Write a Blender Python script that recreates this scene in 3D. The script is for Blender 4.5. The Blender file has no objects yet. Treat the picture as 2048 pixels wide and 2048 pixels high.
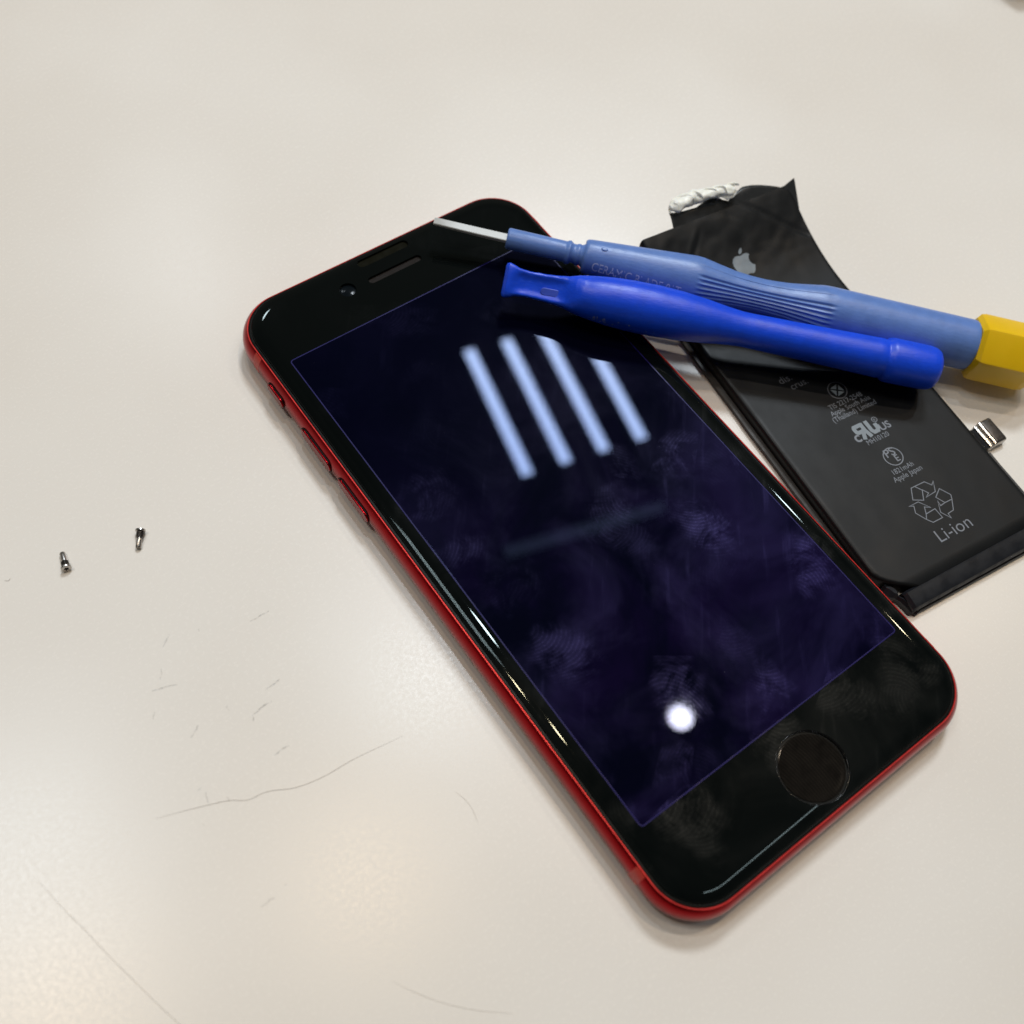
import bpy, bmesh, math, random
from mathutils import Vector, Matrix, noise
random.seed(7)
S = 0.001                      # everything below is measured in millimetres, the scene is in metres
PI = math.pi
scene = bpy.context.scene
COL = scene.collection

# ------------------------------------------------------------------ camera
RX = (0.8040, -0.5876, 0.0912); RY = (-0.4867, -0.7343, -0.4732); RZ = (0.34206588, 0.3396333, -0.87615076)
CAM = Vector((-76.20177724, -59.53437724, 169.73718881))
cam_d = bpy.data.cameras.new('camera'); cam = bpy.data.objects.new('camera', cam_d); COL.objects.link(cam)
zc = -Vector(RZ); yc = -Vector(RY); xc = yc.cross(zc).normalized(); yc = zc.cross(xc).normalized()
cam.matrix_world = Matrix.Translation(CAM * S) @ Matrix((xc, yc, zc.normalized())).transposed().to_4x4()
cam_d.sensor_width = 36; cam_d.sensor_fit = 'HORIZONTAL'; cam_d.lens = 36 * 2101.07 / 2048
cam_d.clip_start = 0.005; cam_d.clip_end = 50
cam_d.dof.use_dof = True; cam_d.dof.focus_distance = 0.193; cam_d.dof.aperture_fstop = 14.5
cam_d.dof.aperture_blades = 8; cam_d.dof.aperture_rotation = 0.3
scene.camera = cam

# ------------------------------------------------------------------ world (dim room) and ceiling lamps
world = bpy.data.worlds.new('World'); scene.world = world; world.use_nodes = True
wn = world.node_tree.nodes; wl = world.node_tree.links
bg = wn['Background']; bg.inputs['Strength'].default_value = 1.0
tcw = wn.new('ShaderNodeTexCoord'); nzw = wn.new('ShaderNodeTexNoise'); rpw = wn.new('ShaderNodeValToRGB')
nzw.inputs['Scale'].default_value = 1.7; nzw.inputs['Detail'].default_value = 2.5
rpw.color_ramp.elements[0].position = 0.36; rpw.color_ramp.elements[0].color = (0.035, 0.036, 0.034, 1)
rpw.color_ramp.elements[1].position = 0.66; rpw.color_ramp.elements[1].color = (0.15, 0.145, 0.125, 1)
wl.new(tcw.outputs['Generated'], nzw.inputs['Vector']); wl.new(nzw.outputs['Fac'], rpw.inputs['Fac']); wl.new(rpw.outputs['Color'], bg.inputs['Color'])

COOL = (0.84, 0.93, 1.0); WARM = (1.0, 0.76, 0.50)
def lamp(name, kind, x, y, z, sx, sy, radiance, color, yaw=0.0):
    d = bpy.data.lights.new(name, 'AREA'); d.shape = kind; d.size = sx * S; d.color = color
    area = sx * sy * S * S if kind == 'RECTANGLE' else PI * (sx * S / 2) ** 2
    if kind == 'RECTANGLE': d.size_y = sy * S
    d.energy = radiance * area * PI
    o = bpy.data.objects.new(name, d); COL.objects.link(o)
    o.location = (x * S, y * S, z * S); o.rotation_euler = (0, 0, yaw)
    return o
H = 1700
yaw = math.atan2(-79, 320)
ADDED_STRIP = (751, 545, 350, -0.280)
def tubes(cx, cy, rad, n=4):
    ux, uy = math.cos(yaw), math.sin(yaw)
    for i in range(n):
        k = (i - (n - 1) / 2) * 88
        lamp('tube_lamp', 'RECTANGLE', cx + k * ux, cy + k * uy, H, 23, 335, rad, COOL, yaw)
tubes(895, 843, 265)                    # the four tubes mirrored in the display
lamp('spot_lamp', 'DISK', 322, 478, H, 80, 80, 195, COOL)
tubes(-450, 590, 48)
lamp('spot_lamp', 'DISK', 654, 138, H, 42, 42, 1000, (1.0, 0.80, 0.60))
lamp('spot_lamp', 'DISK', 29, 232, H, 44, 44, 430, WARM)
lamp('spot_lamp', 'DISK', -470, 350, H, 44, 44, 520, WARM)

lamp('spot_lamp', 'DISK', 1319, 372, H, 80, 80, 150, COOL)
lamp('spot_lamp', 'DISK', 1300, 30, H, 46, 46, 330, WARM)
lamp('tube_lamp', 'RECTANGLE', 520, -430, H, 520, 40, 24, COOL, 0.15)
lamp('spot_lamp', 'DISK', 410, 1560, H, 120, 120, 60, COOL)
lamp('tube_lamp', 'RECTANGLE', ADDED_STRIP[0], ADDED_STRIP[1], H, ADDED_STRIP[2], 26, 6, COOL, ADDED_STRIP[3])   # added dim light standing in for a lit ceiling joint, mirrored across the display

vs = scene.view_settings; vs.view_transform = 'Standard'; vs.look = 'None'; vs.exposure = 0.0; vs.gamma = 1.0
scene.display_settings.display_device = 'sRGB'
scene.cycles.use_denoising = True
scene.cycles.max_bounces = 8

# ------------------------------------------------------------------ node helpers
class NT:
    def __init__(s, name):
        s.m = bpy.data.materials.new(name); s.m.use_nodes = True
        s.t = s.m.node_tree; s.b = s.t.nodes['Principled BSDF']
    def put(s, sock, v):
        if isinstance(v, bpy.types.NodeSocket): s.t.links.new(v, sock)
        elif v is not None: sock.default_value = v
    def n(s, typ, ins=None, out=0, **props):
        nd = s.t.nodes.new(typ)
        for k, v in props.items(): setattr(nd, k, v)
        for k, v in (ins or {}).items(): s.put(nd.inputs[k], v)
        return nd.outputs[out]
    def math(s, op, a, b=None, c=None, clamp=False):
        ins = {0: a}
        if b is not None: ins[1] = b
        if c is not None: ins[2] = c
        return s.n('ShaderNodeMath', ins, operation=op, use_clamp=clamp)
    def vmath(s, op, a, b=None, out=0):
        ins = {0: a}
        if b is not None: ins[1] = b
        return s.n('ShaderNodeVectorMath', ins, out, operation=op)
    def mm(s):                                     # object coordinates in millimetres
        return s.vmath('MULTIPLY', s.n('ShaderNodeTexCoord', out='Object'), (1000, 1000, 1000))
    def noise(s, vec, scale, detail=3, rough=0.5, dist=0.0, out=0):
        return s.n('ShaderNodeTexNoise', {'Vector': vec, 'Scale': scale, 'Detail': detail, 'Roughness': rough, 'Distortion': dist}, out)
    def step(s, v, a, b, lo=0.0, hi=1.0):
        return s.n('ShaderNodeMapRange', {'Value': v, 'From Min': a, 'From Max': b, 'To Min': lo, 'To Max': hi}, interpolation_type='SMOOTHSTEP')
    def mix(s, f, a, b):
        nd = s.t.nodes.new('ShaderNodeMix'); nd.data_type = 'RGBA'
        s.put(nd.inputs[0], f); s.put(nd.inputs[6], a); s.put(nd.inputs[7], b); return nd.outputs[2]
    def bump(s, h, strength, dist):
        return s.n('ShaderNodeBump', {'Height': h, 'Strength': strength, 'Distance': dist})
    def set(s, **kw):
        for k, v in kw.items(): s.put(s.b.inputs[k.replace('_', ' ')], v)
        return s.m
def c4(*c): return (*c, 1.0)

def fingerprints(t, p, cell, seed, ridge=0.5, size=0.42):
    """scattered finger smears with ridges: one per Voronoi cell"""
    q = t.vmath('MULTIPLY', t.vmath('ADD', p, (seed * 3.7, seed * 5.1, 0)), (1 / cell, 1 / cell, 0))
    vn = t.t.nodes.new('ShaderNodeTexVoronoi'); vn.voronoi_dimensions = '2D'; vn.feature = 'F1'
    t.put(vn.inputs['Vector'], q); vn.inputs['Scale'].default_value = 1.0; vn.inputs['Randomness'].default_value = 0.85
    sep = t.n('ShaderNodeSeparateColor', {0: vn.outputs['Color']}); sepn = sep.node
    loc = t.vmath('MULTIPLY', t.vmath('SUBTRACT', q, vn.outputs['Position']), (cell, cell, 0))
    rot = t.n('ShaderNodeVectorRotate', {'Vector': loc, 'Angle': t.math('MULTIPLY', sepn.outputs[0], 5.0)}, rotation_type='Z_AXIS')
    el = t.vmath('MULTIPLY', rot, (1.35, 0.95, 0))
    d = t.vmath('LENGTH', el, out='Value')
    wob = t.noise(p, 0.35, 3)
    d2 = t.math('ADD', d, t.math('MULTIPLY', t.math('SUBTRACT', wob, 0.5), cell * 0.42))
    mask = t.step(d2, cell * size, cell * size * 0.35)
    cen = t.vmath('ADD', t.vmath('MULTIPLY', rot, (1.0, 0.6, 0)), (2.5, 6.5, 0))
    ph = t.math('ADD', t.math('MULTIPLY', t.vmath('LENGTH', cen, out='Value'), 2 * PI / ridge), t.math('MULTIPLY', t.noise(p, 0.14, 2), 11.0))
    rd = t.step(t.math('SINE', ph), -0.3, 0.9)
    grain = t.step(t.noise(p, 2.6, 2), 0.35, 0.7)
    rd = t.math('MULTIPLY', rd, t.math('ADD', t.math('MULTIPLY', grain, 0.8), 0.2))
    str_ = t.step(sepn.outputs[1], 0.30, 0.95)
    return t.math('MULTIPLY', mask, str_), rd

# ------------------------------------------------------------------ materials
def mat_table():
    t = NT('white_laminate'); p = t.mm()
    big = t.noise(p, 0.012, 3); fine = t.noise(p, 2.4, 4, 0.6); mott = t.noise(p, 1.5, 5, 0.7)
    col = t.mix(t.step(big, 0.3, 0.7), c4(0.715, 0.665, 0.605), c4(0.76, 0.718, 0.665))
    speck = t.step(t.noise(p, 0.42, 6, 0.75), 0.70, 0.78)
    col = t.mix(t.math('MULTIPLY', speck, 0.04), col, c4(0.42, 0.40, 0.37))
    rough = t.step(mott, 0.25, 0.75, 0.21, 0.30)
    h = t.math('ADD', t.math('MULTIPLY', fine, 0.35), t.math('MULTIPLY', mott, 0.65))
    return t.set(Base_Color=col, Roughness=rough, Specular_IOR_Level=0.45, Normal=t.bump(h, 0.022, 0.0006))
def mat_glass(kind):
    t = NT({'display': 'display_glass', 'home': 'home_button_glass'}.get(kind, 'black_bezel_glass')); p = t.mm()
    m1, r1 = fingerprints(t, p, 17.0, 3.0, 0.47, 0.44); m2, r2 = fingerprints(t, p, 12.5, 11.0, 0.43, 0.43)
    haze = t.step(t.noise(p, 0.055, 4, 0.6, 0.6), 0.40, 0.75)
    patch = t.step(t.noise(p, 0.17, 5, 0.65, 0.6), 0.36, 0.62)
    st = t.noise(t.vmath('MULTIPLY', t.n('ShaderNodeVectorRotate', {'Vector': p, 'Angle': 0.7}, rotation_type='Z_AXIS'), (1.0, 0.12, 0)), 0.55, 4)
    streak = t.math('MULTIPLY', t.step(st, 0.55, 0.8), haze)
    low = t.step(t.n('ShaderNodeSeparateXYZ', {0: p}, 1), 34.0, -28.0, 0.10, 1.0)      # more handled towards the home button; also weights the painted violet reflection
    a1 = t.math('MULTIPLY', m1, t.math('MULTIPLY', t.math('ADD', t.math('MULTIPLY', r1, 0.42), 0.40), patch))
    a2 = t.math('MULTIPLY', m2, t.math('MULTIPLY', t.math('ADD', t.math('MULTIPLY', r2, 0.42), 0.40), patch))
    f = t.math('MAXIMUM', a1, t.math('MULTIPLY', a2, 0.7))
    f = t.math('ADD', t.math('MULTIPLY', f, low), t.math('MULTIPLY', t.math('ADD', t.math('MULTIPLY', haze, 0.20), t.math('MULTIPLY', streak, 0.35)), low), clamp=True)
    dust = t.step(t.noise(p, 1.1, 2, 0.9), 0.79, 0.83)
    if kind == 'display':
        viol_refl = t.math('MULTIPLY', low, t.step(t.noise(p, 0.038, 4, 0.6, 0.8), 0.34, 0.66))  # violet room reflection painted into the base colour, in patches towards the home button
        base = t.mix(viol_refl, c4(0.0008, 0.0012, 0.0062), c4(0.0040, 0.0021, 0.0165))
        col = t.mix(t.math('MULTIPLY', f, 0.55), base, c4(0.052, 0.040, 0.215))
        col = t.mix(t.math('MULTIPLY', dust, 0.25), col, c4(0.3, 0.3, 0.4))
        return t.set(Base_Color=col, Roughness=t.math('ADD', t.math('MULTIPLY', f, 0.09), 0.012), IOR=1.5,
                     Specular_IOR_Level=0.041, Specular_Tint=c4(0.44, 0.57, 1.0),
                     Coat_Weight=t.math('ADD', t.math('MULTIPLY', f, 0.13), 0.003), Coat_Roughness=0.30, Coat_IOR=1.5, Coat_Tint=c4(1, 1, 1))
    if kind == 'home':                             # one clear print over the whole button
        q = t.vmath('ADD', p, (9.0, 63.5, 0)); dd = t.vmath('LENGTH', t.vmath('MULTIPLY', q, (1.0, 0.45, 0)), out='Value')
        rg = t.step(t.math('SINE', t.math('ADD', t.math('MULTIPLY', dd, 2 * PI / 0.5), t.math('MULTIPLY', t.noise(p, 0.3, 2), 6.0))), 0.0, 0.9)
        f = t.math('MULTIPLY', t.math('ADD', t.math('MULTIPLY', rg, 0.7), 0.30), t.step(t.noise(p, 0.5, 4, 0.6), 0.1, 0.7))
        return t.set(Base_Color=t.mix(f, c4(0.0040, 0.0034, 0.0029), c4(0.0120, 0.0098, 0.0078)), Roughness=0.06, Specular_IOR_Level=0.10, Coat_Weight=t.math('MULTIPLY', f, 0.03), Coat_Roughness=0.3)
    col = t.mix(t.math('MULTIPLY', f, 0.60), c4(0.0020, 0.0028, 0.0028), c4(0.030, 0.031, 0.029))
    col = t.mix(t.math('MULTIPLY', dust, 0.3), col, c4(0.3, 0.3, 0.3))
    return t.set(Base_Color=col, Roughness=t.math('ADD', t.math('MULTIPLY', f, 0.10), 0.018), IOR=1.5,
                 Specular_IOR_Level=0.16, Specular_Tint=c4(0.85, 1.0, 0.97),
                 Coat_Weight=t.math('ADD', t.math('MULTIPLY', f, 0.12), 0.003), Coat_Roughness=0.30)
def mat_simple(name, col, rough, metal=0.0, spec=0.5, nscale=0.6, nrough=0.08, bump=0.0, bscale=1.5, var=0.1, **kw):
    t = NT(name); p = t.mm()
    n = t.noise(p, nscale, 4, 0.6)
    dark = tuple(c * (1 - var) for c in col); light = tuple(min(1, c * (1 + 0.7 * var)) for c in col)
    args = dict(Base_Color=t.mix(t.step(n, 0.3, 0.7), c4(*dark), c4(*light)), Roughness=t.step(n, 0.3, 0.7, max(0.02, rough - nrough), rough + nrough), Metallic=metal, Specular_IOR_Level=spec)
    if bump: args['Normal'] = t.bump(t.noise(p, bscale, 4, 0.6), bump, 0.0004)
    args.update(kw)
    return t.set(**args)
M = {}
M['table'] = mat_table()
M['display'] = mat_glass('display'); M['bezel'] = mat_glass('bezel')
M['red'] = mat_simple('red_anodised_aluminium', (0.28, 0.002, 0.005), 0.22, metal=0.9, nrough=0.03)
M['red_line'] = mat_simple('red_chamfer', (0.80, 0.045, 0.04), 0.32, metal=0.5, nrough=0.03)
M['antenna'] = mat_simple('antenna_plastic', (0.50, 0.022, 0.010), 0.42)
M['gasket'] = mat_simple('black_gasket', (0.004, 0.005, 0.0045), 0.35, spec=0.15)
M['edge'] = mat_simple('violet_display_edge', (0.009, 0.006, 0.080), 0.35, spec=0.10)
M['ring'] = mat_simple('button_ring', (0.006, 0.006, 0.007), 0.12, nrough=0.0, spec=0.4)
M['home'] = mat_glass('home')
M['mesh'] = mat_simple('speaker_mesh', (0.012, 0.009, 0.008), 0.6, spec=0.15, bump=0.5, bscale=4)
M['slot'] = mat_simple('sensor_window', (0.007, 0.007, 0.004), 0.12, spec=0.1, nrough=0.02)
M['lens'] = mat_simple('camera_lens', (0.004, 0.006, 0.008), 0.12, nrough=0.02, spec=0.08)
M['blade'] = mat_simple('white_ceramic', (0.40, 0.40, 0.385), 0.28, nrough=0.04, var=0.03)
M['yellow'] = mat_simple('yellow_plastic', (0.80, 0.50, 0.004), 0.32, nrough=0.04, var=0.02, nscale=0.2, bump=0.03, bscale=0.5, Subsurface_Weight=0.1, Subsurface_Radius=(0.002, 0.001, 0.0003))
M['letter'] = mat_simple('raised_lettering', (0.50, 0.58, 0.76), 0.45)
M['print'] = mat_simple('grey_print', (0.155, 0.17, 0.20), 0.45)
M['print_dim'] = mat_simple('dim_grey_print', (0.095, 0.10, 0.115), 0.45)
M['logo'] = mat_simple('silver_print', (0.17, 0.20, 0.225), 0.40)
M['pouch'] = mat_simple('black_pouch_film', (0.0068, 0.0074, 0.0081), 0.40, spec=0.17, nscale=0.12, nrough=0.06, bump=0.10, bscale=0.10)
M['tape'] = mat_simple('black_tape', (0.007, 0.008, 0.011), 0.40, spec=0.3, nscale=0.3, bump=0.10, bscale=0.5)
M['film'] = mat_simple('grey_film', (0.018, 0.019, 0.020), 0.40, spec=0.35, nscale=0.25, bump=0.2, bscale=0.35)
M['flange'] = mat_simple('folded_pouch_flange', (0.035, 0.032, 0.030), 0.5, spec=0.25, nscale=0.4, bump=0.1)
M['steel'] = mat_simple('steel', (0.46, 0.43, 0.40), 0.24, metal=1.0)
M['dark_steel'] = mat_simple('dark_steel', (0.075, 0.066, 0.06), 0.40, metal=0.7, nscale=2.0, bump=0.08, bscale=3)
M['socket'] = mat_simple('black_recess', (0.008, 0.002, 0.003), 0.6, spec=0.1)
M['adhesive'] = mat_simple('white_stretch_adhesive', (0.86, 0.86, 0.80), 0.42, var=0.03, bump=0.12, bscale=0.8, Subsurface_Weight=0.8, Subsurface_Radius=(0.0016, 0.0015, 0.0013))
M['hair'] = mat_simple('hair', (0.46, 0.42, 0.38), 0.5)
M['blur'] = mat_simple('dark_brown_plastic', (0.05, 0.04, 0.035), 0.5)
def mat_scuff():
    t = NT('grey_scuff'); p = t.mm()
    a = t.math('MULTIPLY', t.step(t.noise(p, 1.8, 4, 0.7), 0.30, 0.72), 0.30)
    return t.set(Base_Color=c4(0.20, 0.195, 0.185), Roughness=0.5, Alpha=a)
M['scuff'] = mat_scuff()
def mat_tool(name, col, worn, rough, marks=None):
    t = NT(name); p = t.mm()
    n = t.noise(p, 0.35, 4, 0.6)
    pale = t.step(t.noise(t.vmath('MULTIPLY', p, (1, 2.2, 2.2)), 0.8, 5, 0.7), 0.52, 0.80)
    base = t.mix(t.step(n, 0.3, 0.7), c4(*(c * 0.92 for c in col)), c4(*(min(1, c * 1.06) for c in col)))
    base = t.mix(t.math('MULTIPLY', pale, 0.16), base, c4(*worn))
    if marks:                                      # rubbed-off lettering low on the belly
        x, y, z = (t.n('ShaderNodeSeparateXYZ', {0: p}, i) for i in range(3))
        box = t.math('MULTIPLY', t.math('MULTIPLY', t.step(x, 16, 17), t.step(x, 31, 30)), t.math('MULTIPLY', t.step(z, 0.4, 0.1), t.step(z, -2.4, -2.0)))
        box = t.math('MULTIPLY', box, t.step(y, 0, -1))
        mk = t.step(t.noise(t.vmath('MULTIPLY', p, (1.3, 0.6, 0.6)), 1.15, 3, 0.6, 0.8), 0.60, 0.66)
        base = t.mix(t.math('MULTIPLY', t.math('MULTIPLY', mk, box), 0.55), base, c4(0.32, 0.34, 0.50))
    return t.set(Base_Color=base, Roughness=t.step(pale, 0, 1, rough, rough + 0.14), Specular_IOR_Level=0.45,
                 Normal=t.bump(t.noise(t.vmath('MULTIPLY', p, (0.5, 1.5, 1.5)), 1.6, 4), 0.10, 0.0004),
                 Subsurface_Weight=0.05, Subsurface_Radius=(0.0004, 0.0006, 0.001))
M['pen'] = mat_tool('light_blue_plastic', (0.112, 0.212, 0.53), (0.26, 0.35, 0.64), 0.36)
M['blue_pale'] = mat_tool('rubbed_blue_plastic', (0.03, 0.07, 0.50), (0.12, 0.16, 0.55), 0.5)
M['blue'] = mat_tool('deep_blue_plastic', (0.003, 0.062, 0.72), (0.07, 0.17, 0.74), 0.37, marks=True)

# ------------------------------------------------------------------ mesh helpers
def new_obj(name, verts, faces, mat, parent=None, smooth=35, edges=()):
    me = bpy.data.meshes.new(name)
    me.from_pydata([Vector(v) * S for v in verts], edges, faces); me.update()
    o = bpy.data.objects.new(name, me); COL.objects.link(o)
    finish(o, mat, parent, smooth); return o
def finish(o, mat, parent, smooth=35):
    me = o.data
    bm = bmesh.new(); bm.from_mesh(me); bmesh.ops.recalc_face_normals(bm, faces=bm.faces); bm.to_mesh(me); bm.free()
    if mat: me.materials.append(mat)
    if smooth:
        for f in me.polygons: f.use_smooth = True
        me.set_sharp_from_angle(angle=math.radians(smooth))
    if parent: o.parent = parent
def thing(name, label, cat, mat4=None, group=None):
    o = bpy.data.objects.new(name, None); COL.objects.link(o); o.empty_display_size = 0.005
    if mat4 is not None: o.matrix_world = mat4
    o['label'] = label; o['category'] = cat
    if group: o['group'] = group
    return o
def loft(rings, cap0=True, cap1=True, closed=True):
    v = [p for r in rings for p in r]; n = len(rings[0]); f = []
    for i in range(len(rings) - 1):
        for j in range(n if closed else n - 1):
            k = (j + 1) % n
            f.append((i * n + j, i * n + k, (i + 1) * n + k, (i + 1) * n + j))
    if cap0: f.append(tuple(reversed(range(n))))
    if cap1: f.append(tuple(range((len(rings) - 1) * n, len(rings) * n)))
    return v, f
def rrect(hw, hl, r, z, seg=14, cx=0, cy=0):
    out = []
    for (sx, sy, a0) in ((1, 1, 0), (-1, 1, 90), (-1, -1, 180), (1, -1, 270)):
        for i in range(seg + 1):
            a = math.radians(a0 + 90 * i / seg)
            out.append((cx + sx * (hw - r) + r * math.cos(a), cy + sy * (hl - r) + r * math.sin(a), z))
    return out
def box(x0, x1, y0, y1, z0, z1, b=0.2):
    cx, cy, hw, hl = (x0 + x1) / 2, (y0 + y1) / 2, (x1 - x0) / 2, (y1 - y0) / 2
    f = lambda d, z: rrect(hw - d, hl - d, max(b - d, 0.02) + 0.05, z, 4, cx, cy)
    return loft([f(b * 0.6, z0), f(0, z0 + b * 0.6), f(0, z1 - b), f(b * 0.3, z1 - b * 0.3), f(b, z1)])
def lathe(prof, seg=48, caps=True):
    rings = []
    for s, r in prof:
        rings.append([(s, -r * math.sin(a), r * math.cos(a)) for a in (2 * PI * i / seg for i in range(seg))])
    return loft(rings, caps, caps)
def interp(tab, s):
    if s <= tab[0][0]: return tab[0][1]
    for (a, ra), (b, rb) in zip(tab, tab[1:]):
        if s <= b:
            t = (s - a) / (b - a); return ra + (rb - ra) * t
    return tab[-1][1]
def tube(path, rad, seg=8):
    """tube along a list of Vectors; rad is a number or a function of 0..1"""
    rings = []; n = len(path); up = Vector((0, 0, 1))
    for i, p in enumerate(path):
        d = (path[min(i + 1, n - 1)] - path[max(i - 1, 0)]).normalized()
        a = d.cross(up).normalized(); b = a.cross(d)
        r = rad(i / (n - 1)) if callable(rad) else rad
        rings.append([tuple(p + (a * math.cos(t) + b * math.sin(t)) * r) for t in (2 * PI * k / seg for k in range(seg))])
    return loft(rings)
def smooth_path(pts, n=10):
    out = []; P = [Vector(p) for p in pts]; P = [P[0] * 2 - P[1]] + P + [P[-1] * 2 - P[-2]]
    for i in range(1, len(P) - 2):
        for k in range(n):
            t = k / n; a, b, c, d = P[i - 1], P[i], P[i + 1], P[i + 2]
            out.append(0.5 * ((2 * b) + (c - a) * t + (2 * a - 5 * b + 4 * c - d) * t * t + (3 * b - a - 3 * c + d) * t ** 3))
    out.append(P[-2]); return out
def text_geo(s, bold=0.0):
    cu = bpy.data.curves.new('lettering', 'FONT'); cu.body = s; cu.size = 1.0; cu.resolution_u = 3; cu.offset = bold
    o = bpy.data.objects.new('lettering', cu); COL.objects.link(o)
    dg = bpy.context.evaluated_depsgraph_get(); dg.update()
    me = bpy.data.meshes.new_from_object(o.evaluated_get(dg))
    v = [tuple(p.co) for p in me.vertices]; f = [tuple(p.vertices) for p in me.polygons]
    bpy.data.objects.remove(o); bpy.data.curves.remove(cu); bpy.data.meshes.remove(me)
    x0 = min(p[0] for p in v); x1 = max(p[0] for p in v)
    return [(p[0] - x0, p[1]) for p in v], f, x1 - x0
def strokes(lines, w):
    """flat mitred strips along polylines: list of (points, closed)"""
    V, F = [], []
    for pts, closed in lines:
        n = len(pts); base = len(V)
        for i in range(n):
            p = Vector(pts[i]); a = Vector(pts[i - 1]) if (closed or i > 0) else None; b = Vector(pts[(i + 1) % n]) if (closed or i < n - 1) else None
            d1 = (p - a).normalized() if a is not None else None; d2 = (b - p).normalized() if b is not None else None
            if d1 is None: d1 = d2
            if d2 is None: d2 = d1
            n1 = Vector((-d1.y, d1.x)); n2 = Vector((-d2.y, d2.x)); m = n1 + n2
            m = m.normalized() if m.length > 1e-3 else n1
            k = min(1 / max(m.dot(n1), 0.3), 2.2)
            V += [tuple(p + m * w * k / 2), tuple(p - m * w * k / 2)]
        for i in range(n if closed else n - 1):
            j = (i + 1) % n; F.append((base + 2 * i, base + 2 * i + 1, base + 2 * j + 1, base + 2 * j))
    return V, F
def circle(cx, cy, r, n=40): return [(cx + r * math.cos(2 * PI * i / n), cy + r * math.sin(2 * PI * i / n)) for i in range(n)]

# ------------------------------------------------------------------ table
v, f = box(-520, 620, -420, 520, -25, 0, 3)
table = new_obj('table', v, f, M['table'], smooth=0); table['kind'] = 'structure'
table['label'] = 'white laminate worktop'
sc = [(-59.96, 13.97, -56.29, 13.84), (-74.13, 17.81, -72.09, 19.28), (-77.01, 13.04, -76.04, 14.65), (-79.14, 12.14, -75.12, 10.77), (-63.84, 1.98, -61.01, 2.09), (-67.69, -0.58, -64.0, -0.31), (-67.69, -0.58, -68.0, -1.79), (-81.01, 7.66, -80.22, 8.68), (-77.62, 1.58, -75.72, 2.81), (-68.19, -8.41, -65.45, -8.39), (-70.27, 3.04, -70.49, 2.14), (-80.79, -6.66, -80.07, -6.42), (-79.86, -7.45, -80.28, -9.22), (-77.47, -10.01, -77.72, -10.72), (-67.54, 17.55, -67.81, 17.06), (-82.63, -11.35, -82.51, -11.87), (-76.91, -26.4, -76.68, -26.7), (-81.36, -27.37, -79.1, -27.35)]
for i, (x0, y0, x1, y1) in enumerate(sc):
    a = Vector((x0, y0)); b = Vector((x1, y1)); d = b - a; nrm = Vector((-d.y, d.x)).normalized(); n = 9; up, lo = [], []
    for k in range(n):
        t = k / (n - 1); w = (0.08 + 0.34 * t * (1.12 - t)) * (0.7 + 0.6 * random.random()) * (0.8 if d.length > 2 else 0.6)
        c = a + d * t + nrm * 0.18 * noise.noise((i * 3.1, t * 2.5, 0)) + nrm * 0.10 * math.sin(t * PI) * (1 if i % 2 else -1)
        up.append((*(c + nrm * w), 0.02)); lo.append((*(c - nrm * w), 0.02))
    new_obj('scuff_mark', up + lo, [(k, k + 1, n + k + 1, n + k) for k in range(n - 1)], M['scuff'], table, smooth=0)

def hair(pts, r, label):
    P = smooth_path([(x, y, 0.03 + r) for x, y in pts], 6)
    v, f = tube(P, lambda t: r * 0.7 * (0.35 + 0.65 * min(1, t * 5, (1 - t) * 5)), 6)
    o = new_obj('hair_strand', v, f, M['hair'], smooth=60); o['label'] = label; o['category'] = 'hair'; o['group'] = 'fine hairs on the table'
hair([(-87.98, -6.73), (-83.52, -8.27), (-77.76, -10.54), (-75.15, -12.22), (-71.92, -12.85), (-68.04, -14.81), (-63.54, -15.84), (-57.7, -16.24), (-49.58, -17.5)], 0.035, 'long wavy hair on the table running towards the left edge of the phone')
hair([(-106.09, -5.39), (-104.98, -10.61), (-103.66, -15.52), (-102.46, -20.54), (-101.01, -25.91), (-99.92, -29.96), (-98.52, -34.49), (-97.0, -39)], 0.03, 'faint straight hair on the table in the lower left corner of the photo')
hair([(-90.2, 43.5), (-89.6, 43.1), (-89.2, 43.4)], 0.04, 'tiny curled fibre on the table at the left edge of the photo')

hair([(-71.1, -47.3), (-68.7, -51.3), (-65.9, -55.0), (-62.8, -58.2), (-59.2, -61.2)], 0.022, 'faint curved hair on the table near the bottom edge of the photo, below the phone')
hair([(-47.7, -29.8), (-47.1, -31.9), (-47.1, -34.0), (-47.6, -36.1)], 0.022, 'short faint hair on the table just left of the long side of the phone')

# ------------------------------------------------------------------ phone
phone = thing('smartphone', 'red smartphone with a black smeared glass front lying on the white table', 'smartphone')
HW, HL, CR = 33.65, 69.2, 9.7
def ring(inset, z, seg=20): return rrect(HW - inset, HL - inset, CR - inset * 0.8, z, seg)
rings = []
for k in range(0, 19):
    a = math.radians(-90 + (90 + 56.7) * k / 18)
    rings.append(ring(2.4 * (1 - math.cos(a)), 3.65 + 3.65 * math.sin(a)))
v, f = loft(rings, True, False); new_obj('body', v, f, M['red'], phone)
v, f = loft([ring(1.075, 6.68), ring(1.13, 6.76), ring(1.25, 6.78), ring(1.30, 6.70), ring(1.32, 6.2)], False, True)
new_obj('chamfer', v, f, M['red_line'], phone)
v, f = loft([ring(1.335, 6.25), ring(1.335, 6.72), ring(1.45, 6.80), ring(1.75, 6.80), ring(1.8, 6.3)], True, True); new_obj('gasket', v, f, M['gasket'], phone)
v, f = loft([ring(1.82, 6.35), ring(1.82, 6.84), ring(1.9, 6.93), ring(2.1, 7.0), ring(2.5, 7.04)]); new_obj('front_glass', v, f, M['gasket'], phone)
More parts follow.
